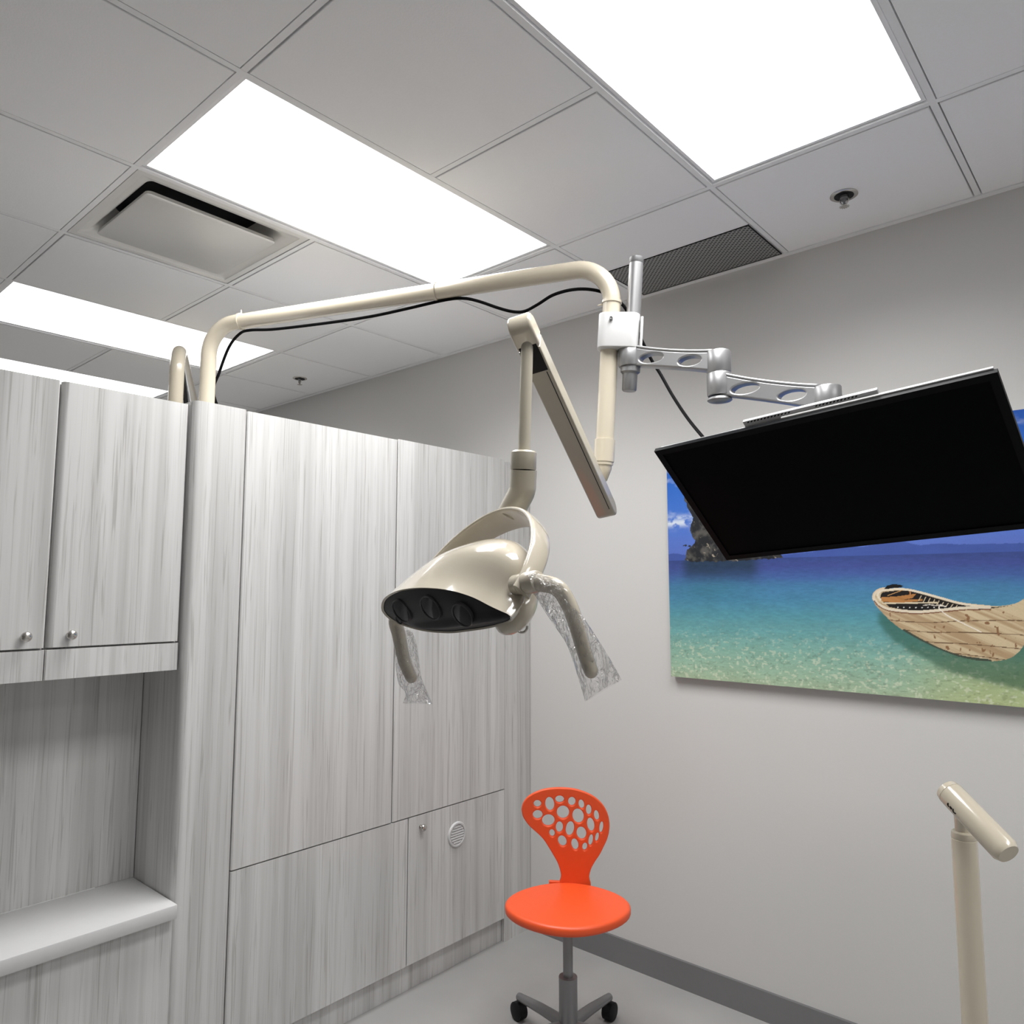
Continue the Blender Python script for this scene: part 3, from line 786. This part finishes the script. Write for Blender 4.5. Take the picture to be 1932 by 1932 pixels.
# sky
sky = stops(gzp, [(1.609, (92, 112, 190)), (1.68, (88, 118, 200)), (1.78, (70, 118, 206)), (1.92, (40, 104, 198)), (2.03, (26, 84, 176))])
cl = ss(.5, .68, vnoise(gxp * 22, gzp * 38, 5)) * np.exp(-((gzp - 1.765 - .02 * (n3 - .5)) / .017) ** 2)
cl = np.maximum(cl, .35 * ss(.55, .75, vnoise(gxp * 9, gzp * 22, 15)) * ss(1.7, 1.8, gzp))
cl = np.maximum(cl, ss(.38, .6, vnoise(gxp * 40, gzp * 50, 6)) * np.exp(-((gzp - 1.757) / .015) ** 2) * ss(-1.40, -1.42, gxp) * -0 + ss(.38, .6, vnoise(gxp * 40, gzp * 50, 6)) * np.exp(-((gzp - 1.757) / .015) ** 2) * (gxp < -1.36))
img = lerp(sky, srgb([215, 225, 240]) * np.ones(3), cl)
# far hills
hill = [(-1.4946, 1.6342), (-1.4573, 1.6364), (-1.4101, 1.6285), (-1.2806, 1.6184), (-1.0186, 1.6185), (-0.9188, 1.6272), (-0.8621, 1.6368), (-0.7965, 1.6391), (-0.7542, 1.6375), (-0.7021, 1.6456), (-0.6817, 1.6469), (-0.6515, 1.6512), (-0.6294, 1.6492), (-0.6126, 1.6432), (-0.5841, 1.6357), (-0.5274, 1.6398), (-0.4698, 1.6345)]
hx = [p[0] for p in hill] + [PX1]; hz = [p[1] for p in hill] + [hill[-1][1] - .004]
hh_ = np.interp(gxp, hx, hz) + .003 * (vnoise(gxp * 90, gzp * 0, 8) - .5)
img = np.where((gzp < hh_)[..., None], srgb([66, 88, 160]) * (.92 + .16 * n1[..., None]), img)
# sea
sea = stops(gzp + .02 * (n1 - .5), [(1.157, (172, 200, 178)), (1.20, (160, 198, 182)), (1.27, (140, 190, 184)), (1.34, (112, 174, 186)), (1.40, (92, 160, 186)), (1.46, (78, 142, 188)),
       (1.505, (74, 132, 188)), (1.54, (70, 104, 178)), (1.575, (66, 84, 162)), (1.609, (58, 78, 150))])
green = ss(-.72, -.45, gxp) * ss(1.36, 1.20, gzp) * (.6 + .5 * n3)
sea = lerp(sea, srgb([184, 198, 142]) * np.ones(3), green * .75)
teal = np.exp(-((gxp + 1.30) / .16) ** 2 - ((gzp - 1.50) / .05) ** 2)
sea = lerp(sea, srgb([60, 128, 150]) * np.ones(3), teal * .5)
refl = ss(-1.45, -1.39, gxp) * ss(-1.09, -1.16, gxp) * ss(1.50, 1.585, gzp + .03 * (n1 - .5)) * (gzp < HZ)
sea = lerp(sea, srgb([38, 62, 88]) * np.ones(3), refl * .9)
sea = sea * (1 + (.30 * (n2 - .5) + .22 * (n1 - .5))[..., None])
sp = ss(.60, .78, vnoise(gxp * 95, gzp * 130, 11, 2)) * ss(1.40, 1.22, gzp)
sea = lerp(sea, srgb([222, 236, 222]) * np.ones(3), sp * .55)
dk = ss(.62, .8, vnoise(gxp * 80, gzp * 120, 12, 2)) * ss(1.42, 1.24, gzp); sea = sea * (1 - .22 * dk[..., None])
img = np.where((gzp < HZ)[..., None], sea, img)
# rock stack with its ragged outline
rock = smoothpoly([(-1.4242, 1.9335), (-1.4182, 1.8796), (-1.3965, 1.8169), (-1.3864, 1.7911), (-1.3797, 1.7710), (-1.3787, 1.7546), (-1.3878, 1.7355), (-1.3870, 1.7138), (-1.3789, 1.6926), (-1.3694, 1.6759), (-1.3898, 1.6591), (-1.4060, 1.6466), (-1.4086, 1.6284), (-1.4156, 1.6103), (-1.3784, 1.6042), (-1.2947, 1.6017), (-1.2142, 1.6004), (-1.1364, 1.6035), (-1.0615, 1.6053), (-1.0334, 1.6082), (-1.0343, 1.6177), (-1.0978, 1.6286), (-1.1338, 1.6819), (-1.1563, 1.7760), (-1.2056, 1.8740), (-1.2710, 1.9444)], 4)
wob = lambda s, a: (vnoise(gxp * 70, gzp * 70, s, 3) - .5) * a
rk = inpoly(gxp + wob(21, .016), gzp + wob(22, .012), rock)
rn = vnoise(gxp * 30 + gzp * 14, gzp * 26 - gxp * 10, 23, 5)
rcol = lerp(srgb([34, 36, 40]) * np.ones(3), srgb([88, 86, 82]) * np.ones(3), ss(.42, .72, rn))
rcol = lerp(rcol, srgb([168, 158, 140]) * np.ones(3), ss(.70, .78, vnoise(gxp * 60 + gzp * 30, gzp * 50, 24, 3)))
img = np.where(rk[..., None], rcol, img)
tw = segdist(gxp, gzp, [(-1.4186, 1.6641), (-1.4054, 1.6675), (-1.3898, 1.6617), (-1.3858, 1.6499)]) < .0035
img = np.where((tw & (vnoise(gxp * 150, gzp * 150, 25, 2) > .42))[..., None], srgb([40, 44, 40]), img)
# boat: shade on the water, hull, planks, inside, benches, rim, rope
def poly(*p): return smoothpoly(list(p), 5)
shd = poly((-0.7251, 1.4228), (-0.7195, 1.3797), (-0.6766, 1.3331), (-0.6201, 1.2939), (-0.5473, 1.2522), (-0.4910, 1.2362), (-0.3594, 1.2078), (-0.3054, 1.2362), (-0.3076, 1.4029), (-0.4819, 1.4078), (-0.6624, 1.4242))
sd = inpoly(gxp + wob(31, .022), gzp + wob(32, .018), shd)
sd = sd.astype(float)
for _ in range(5):
    for ax_ in (0, 1): sd = (np.roll(sd, 2, ax_) + np.roll(sd, -2, ax_) + sd) / 3
img = img * (1 - .72 * sd[..., None]) + srgb([52, 100, 84]) * .72 * sd[..., None]
hull = poly((-0.7350, 1.4652), (-0.7290, 1.4838), (-0.7142, 1.4947), (-0.6887, 1.4991), (-0.6391, 1.5002), (-0.5913, 1.4897), (-0.5360, 1.4734), (-0.4793, 1.4560), (-0.4087, 1.4470), (-0.3453, 1.4554), (-0.2908, 1.4850), (-0.3133, 1.3739), (-0.3539, 1.3045), (-0.4177, 1.2835), (-0.4881, 1.2905), (-0.5444, 1.3096), (-0.5990, 1.3357), (-0.6457, 1.3636), (-0.6836, 1.3942), (-0.7123, 1.4258), (-0.7291, 1.4472))
hm = inpoly(gxp, gzp, hull)
pk = vnoise(gxp * 24 + gzp * 40, gzp * 90 + gxp * 40, 33, 4)
hc_ = lerp(srgb([176, 150, 116]) * np.ones(3), srgb([206, 188, 154]) * np.ones(3), ss(.3, .66, pk))
for off in (.030, .058, .086, .112):
    low = [(a, b) for a, b in poly((-0.7350, 1.4652), (-0.7291, 1.4472), (-0.7019, 1.4314), (-0.6427, 1.4246), (-0.5662, 1.4263), (-0.4803, 1.4382), (-0.3455, 1.4505))]
    lx = np.array([p[0] for p in low]); lz = np.array([p[1] for p in low]); o_ = np.argsort(lx)
    zz = np.interp(gxp, lx[o_], lz[o_]) - off - .10 * off * 10 * np.clip((gxp + .62) / .6, 0, 1)
    hc_ = np.where((np.abs(gzp - zz) < .0012)[..., None], srgb([110, 84, 62]), hc_)
hc_ = np.where((vnoise(gxp * 120, gzp * 60, 34, 2) > .80)[..., None], srgb([140, 104, 74]), hc_)
img = np.where(hm[..., None], hc_, img)
wl = segdist(gxp, gzp, poly((-0.6456, 1.3652), (-0.5989, 1.3367), (-0.5444, 1.3096), (-0.4881, 1.2915), (-0.4176, 1.2845)))
img = np.where(((wl < .005) & hm)[..., None], srgb([70, 78, 66]), img)
ins = poly((-0.7126, 1.4638), (-0.7098, 1.4801), (-0.6967, 1.4883), (-0.6394, 1.4928), (-0.5917, 1.4824), (-0.5364, 1.4651), (-0.4797, 1.4494), (-0.4089, 1.4435), (-0.3538, 1.4504), (-0.4307, 1.4367), (-0.4800, 1.4423), (-0.5379, 1.4361), (-0.5943, 1.4309), (-0.6424, 1.4320), (-0.6864, 1.4398))
im_ = inpoly(gxp, gzp, ins)
img = np.where(im_[..., None], srgb([28, 24, 24]) * (.6 + .8 * pk[..., None]), img)
for p in ([(-0.7102, 1.4708), (-0.6600, 1.4745), (-0.6050, 1.4834), (-0.6163, 1.4695), (-0.6707, 1.4572), (-0.7099, 1.4557)], [(-0.6905, 1.4602), (-0.6311, 1.4641), (-0.5877, 1.4666), (-0.5890, 1.4603), (-0.6315, 1.4556), (-0.6858, 1.4538)]):
    img = np.where((inpoly(gxp, gzp, p) & im_)[..., None], srgb([176, 122, 70]) * (.7 + .6 * pk[..., None]), img)
def stroke(pts, wdt, col):
    global img
    img = np.where((segdist(gxp, gzp, pts) < wdt)[..., None], srgb(col), img)
stroke([(-0.7060, 1.4514), (-0.6316, 1.4535), (-0.5484, 1.4556)], .0022, [214, 200, 172])
stroke([(-0.6897, 1.4764), (-0.6492, 1.4927), (-0.6392, 1.4965)], .0012, [196, 150, 96]); stroke([(-0.6236, 1.4981), (-0.6231, 1.4780)], .0014, [190, 130, 80])
for a_, b_ in [((-0.5920, 1.4755), (-0.5994, 1.4607)), ((-0.5794, 1.4720), (-0.5868, 1.4577)), ((-0.5669, 1.4684), (-0.5742, 1.4548)), ((-0.5545, 1.4649), (-0.5617, 1.4518)), ((-0.5421, 1.4614), (-0.5492, 1.4489)), ((-0.5299, 1.4579), (-0.5369, 1.4460)), ((-0.5177, 1.4545), (-0.5247, 1.4431)), ((-0.5056, 1.4511), (-0.5125, 1.4402)), ((-0.4936, 1.4477), (-0.5005, 1.4374))]:
    stroke([a_, b_], .0012, [206, 190, 158])
stroke([(-0.5864, 1.4467), (-0.5697, 1.4491), (-0.5512, 1.4463), (-0.5372, 1.4496)], .0014, [220, 212, 200])
for a_, b_ in [(-0.6617, 1.4386), (-0.6440, 1.4389), (-0.6265, 1.4392), (-0.6091, 1.4395), (-0.5919, 1.4398), (-0.5749, 1.4401), (-0.5580, 1.4404)]: stroke([(a_, b_), (a_ + .001, b_)], .0016, [230, 230, 225])
rim = poly((-0.7126, 1.4638), (-0.7192, 1.4746), (-0.7155, 1.4871), (-0.6964, 1.4948), (-0.6392, 1.4970), (-0.5915, 1.4866), (-0.5362, 1.4698), (-0.4795, 1.4535), (-0.4087, 1.4455))
stroke(rim, .0034, [226, 214, 192])
rim2 = poly((-0.7309, 1.4652), (-0.7188, 1.4490), (-0.6917, 1.4343), (-0.6426, 1.4278), (-0.5945, 1.4267), (-0.5380, 1.4330), (-0.4802, 1.4403), (-0.4089, 1.4435))
stroke(rim2, .0042, [222, 210, 188]); stroke([(a, b - .0062) for a, b in rim2], .0016, [120, 78, 58])
stroke(poly((-0.7320, 1.4636), (-0.7325, 1.4745), (-0.7269, 1.4854), (-0.7131, 1.4958), (-0.6962, 1.4991)), .0042, [222, 208, 186])
dkp = [(-0.6988, 1.4980), (-0.6903, 1.5083), (-0.6730, 1.5132), (-0.6522, 1.5120), (-0.6416, 1.5077), (-0.6488, 1.5024), (-0.6736, 1.5013), (-0.6888, 1.4970)]
img = np.where(inpoly(gxp, gzp, dkp)[..., None], srgb([22, 20, 22]), img)
stroke(poly((-0.5237, 1.4436), (-0.5374, 1.4465), (-0.5445, 1.4412), (-0.5381, 1.4310), (-0.5206, 1.4159), (-0.4826, 1.3946), (-0.4344, 1.3692)), .0016, [236, 228, 214])
img = np.where(((gzp < HZ) & ~hm & ~rk)[..., None], img * np.array([.86, .80, .70]), img * .9)
img = np.clip(img, 0, 1)
yf = YW - .0294
vs = np.stack([gxp, np.full_like(gxp, yf), gzp], -1).reshape(-1, 3)
idx = np.arange((NXP + 1) * (NZP + 1)).reshape(NZP + 1, NXP + 1)
fq = np.stack([idx[:-1, :-1], idx[:-1, 1:], idx[1:, 1:], idx[1:, :-1]], -1).reshape(-1, 4)
me = bpy.data.meshes.new('print'); me.vertices.add(len(vs)); me.vertices.foreach_set('co', vs.ravel())
me.loops.add(fq.size); me.loops.foreach_set('vertex_index', fq.ravel().astype(np.int32))
me.polygons.add(len(fq)); me.polygons.foreach_set('loop_start', np.arange(0, fq.size, 4, dtype=np.int32)); me.update(calc_edges=True)
ca = me.color_attributes.new('print_colour', 'FLOAT_COLOR', 'POINT')
ca.data.foreach_set('color', np.concatenate([img.reshape(-1, 3), np.ones((img.shape[0] * img.shape[1], 1))], 1).astype(np.float32).ravel())
pm, nt, pb = newmat('beach_print'); setp(pb, Roughness=.5); pb.inputs['Specular IOR Level'].default_value = .25
at_ = nt.nodes.new('ShaderNodeAttribute'); at_.attribute_name = 'print_colour'
tc = nt.nodes.new('ShaderNodeTexCoord'); nz = nt.nodes.new('ShaderNodeTexNoise'); nz.inputs['Scale'].default_value = 420; nz.inputs['Detail'].default_value = 2
nt.links.new(tc.outputs['Object'], nz.inputs['Vector'])
mrn = nt.nodes.new('ShaderNodeMapRange'); mrn.inputs['To Min'].default_value = .9; mrn.inputs['To Max'].default_value = 1.1; nt.links.new(nz.outputs['Fac'], mrn.inputs['Value'])
mxn = nt.nodes.new('ShaderNodeVectorMath'); mxn.operation = 'SCALE'; nt.links.new(at_.outputs['Color'], mxn.inputs[0]); nt.links.new(mrn.outputs[0], mxn.inputs['Scale'])
nt.links.new(mxn.outputs['Vector'], pb.inputs['Base Color'])
link('print', me, pm, pic, False)


# ------------------------------------------------------------------ orange stool
SD = 2.62
SO = V((-1.6546, 2.1637, 0.6818)); st = empty('stool', (SO.x, SO.y, 0))
tag(st, 'orange stool whose backrest is pierced by many rounded holes, by the cabinet corner', 'stool')
sz = V((.06, -.02, 1)).normalized(); sn = V((.64, -.77, 0)); sn = (sn - sz * sn.dot(sz)).normalized(); sxx = sz.cross(sn) * -1
if sxx.x < 0: sxx = -sxx
KS = SD / 1403 / 3.864
def sp_(x, y): return ((x - 1414) * KS * 1.0, -(y - 580) * KS)
so = [(1094,505),(1100,470),(1118,435),(1150,402),(1200,374),(1260,352),(1330,340),(1400,337),(1470,341),(1540,357),(1600,380),(1650,412),(1690,452),(1718,500),(1733,550),(1737,600),(1732,650),(1718,700),(1698,745),(1672,800),(1640,850),(1612,905),(1600,960),(1600,1040),(1400,1040),(1396,960),(1372,880),(1330,810),(1300,765),(1262,712),(1215,668),(1165,628),(1130,590),(1105,550)]
so = [sp_(p.x, p.y) for p in catmull([(a, b, 0) for a, b in so + so[:1]], 4)[:-1]]
holes = [(1209,457,28,26,0),(1299,455,33,50,-8),(1370,418,32,26,0),(1459,430,27,32,0),(1529,447,20,33,-14),(1583,485,20,37,-5),(1641,522,18,37,-12),(1678,605,14,41,4),(1213,535,36,32,-10),(1292,572,46,42,-15),(1397,510,45,47,0),(1508,532,41,53,-14),(1601,590,26,50,-12),(1374,617,26,40,0),(1451,625,30,53,6),(1535,653,35,46,-12),(1649,677,13,33,8),(1322,662,20,27,-12),(1398,715,30,40,-22),(1490,735,25,42,-14),(1604,700,16,41,6),(1562,748,18,28,6)]
ho = []
for x, y, a, b, t in holes:
    cxx, cyy = sp_(x, y); ho.append(ellipse(cxx, cyy, a * KS, b * KS, math.radians(-t), 24))
bk = plate('backrest', so, ho, .016, (SO, sxx, sz, sn), M['orange'], st, .0035)
SB = SO + sz * -.30
boxo = plate('seat', [(.19 * math.cos(a) * (1 + .08 * math.cos(2 * a)), .18 * math.sin(a)) for a in [2 * PI * k / 48 for k in range(48)]], [], .03, ((SO.x + sn.x * .17, SO.y + sn.y * .17, .46), (sxx.x, sxx.y, 0), (sn.x, sn.y, 0), (0, 0, 1)), M['orange'], st, .01)
plate('back_bracket', [(-.05, -.05), (.05, -.05), (.05, .09), (-.05, .09)], [], .014, (SO - sz * .295, sxx, sz, sn), M['orange'], st, .003)
cxs, cys = SO.x + sn.x * .17, SO.y + sn.y * .17
lathe('gas_column', (cxs, cys, .07), (0, 0, 1), [(0, .03), (.18, .03), (.181, .016), (.37, .016)], M['greymetal'], st)
for k in range(5):
    a = 2 * PI * k / 5 + .4; e = (cxs + .27 * math.cos(a), cys + .27 * math.sin(a))
    lg = tube('leg', [(cxs, cys, .10), (cxs + .14 * math.cos(a), cys + .14 * math.sin(a), .09), (*e, .075)], [.02, .017, .013], M['greymetal'], st, 12)
    lathe('caster', (e[0] - .02 * math.sin(a), e[1] + .02 * math.cos(a), .03), (math.sin(a), -math.cos(a), 0), [(0, .022), (.004, .03), (.036, .03), (.04, .022)], M['black'], lg, 20)


# ------------------------------------------------------------------ instrument arm at the right edge
ID = 1.5
ia = V((-0.3651, 1.7423, 1.0970)); ib = V((-0.3015, 1.6974, 1.0510)); idr = (ib - ia).normalized(); il = (ib - ia).length
ins_ = empty('equipment_arm', (-0.3450, 1.7713, 1.0140))
tag(ins_, 'cream jointed equipment arm with a tilted tube head, below the beach picture', 'equipment arm')
lathe('tube_head', ia - idr * .002, idr, [(0, .018), (.003, .0225), (.010, .0242), (.013, .0246), (.0135, .0240), (.0145, .0240), (.015, .0248), (il + .06, .0252), (il + .07, .02)], M['cream'], ins_, 40)
pb0_ = V((-0.3450, 1.7713, 1.0140)).z
ip = V((-0.3498, 1.7671, 1.0129)); ipd = V((0, 0, -1))
tube('neck', [V((-0.3408, 1.7592, 1.0505)), V((-0.3459, 1.7647, 1.0267)), V((-0.3483, 1.7702, 1.0002))], [.018, .0135, .0125], M['cream'], ins_, 24)
lathe('swivel_post', V((-0.3450, 1.7713, 1.0140)), ipd, [(0, .013), (.0, .019), (.003, .0222), (.013, .0232), (.0145, .0222), (.016, .0222), (.0165, .0232), (pb0_ - .03, .0235)], M['cream'], ins_, 40)
pb_ = V((-0.3450, 1.7713, 1.0140)); lathe('floor_base', (pb_.x, pb_.y, 0), (0, 0, 1), [(0, .16), (.02, .16), (.03, .15), (.035, .03), (.06, .025)], M['cream'], ins_, 40)
# the small black marks printed along the underside of the tube
up_ = V((0, 0, 1)); iw = idr.cross(up_).normalized(); iv = iw.cross(idr).normalized()
vdv = (V((0, 0, 1.5)) - ia).normalized(); vdv = (vdv - idr * vdv.dot(idr)).normalized(); lowr = vdv.cross(idr)
if lowr.z > 0: lowr = -lowr
def onhead(s, ang): return ia + idr * (s + .008) + (vdv * math.cos(ang) + lowr * math.sin(ang)) * .02505
vs = []; fs = []
for pts in ([(.027, .72), (.0255, .80), (.027, .90), (.030, .93)], [(.0325, .80), (.0335, .90), (.036, .93)], [(.0325, .80), (.036, .84), (.036, .93)], [(.040, .74), (.0405, .86), (.0425, .97), (.0465, .95), (.0475, .87)]):
    a, b = tube_data(catmull([onhead(s, g_) for s, g_ in pts], 5), .0014, 6); n0 = len(vs); vs += a; fs += [tuple(i + n0 for i in f) for f in b]
mesh('printed_marks', vs, fs, M['black'], bpy.data.objects['tube_head'])


# ------------------------------------------------------------------ camera and render settings
cam = bpy.data.cameras.new('camera'); co = bpy.data.objects.new('camera', cam); COL.objects.link(co)
cam.sensor_width = 36; cam.sensor_fit = 'HORIZONTAL'; cam.lens = 26.1430; cam.clip_start = .02
co.matrix_world = Matrix(((0.750700, 0.066730, 0.657265, 0.000000), (0.660643, -0.076820, -0.746759, 0.000000), (0.000660, 0.994809, -0.101753, 1.500000), (0.000000, 0.000000, 0.000000, 1.000000)))
S.camera = co
w = bpy.data.worlds.new('world'); S.world = w; w.use_nodes = True
w.node_tree.nodes['Background'].inputs[0].default_value = (.8, .8, .8, 1); w.node_tree.nodes['Background'].inputs[1].default_value = .05
S.view_settings.view_transform = 'Standard'; S.view_settings.look = 'None'
S.view_settings.exposure = 0.48; S.view_settings.gamma = 1; S.view_settings.use_curve_mapping = False
S.cycles.use_denoising = True; S.cycles.max_bounces = 10; S.cycles.diffuse_bounces = 6; S.cycles.transparent_max_bounces = 16
S.cycles.sample_clamp_indirect = 8
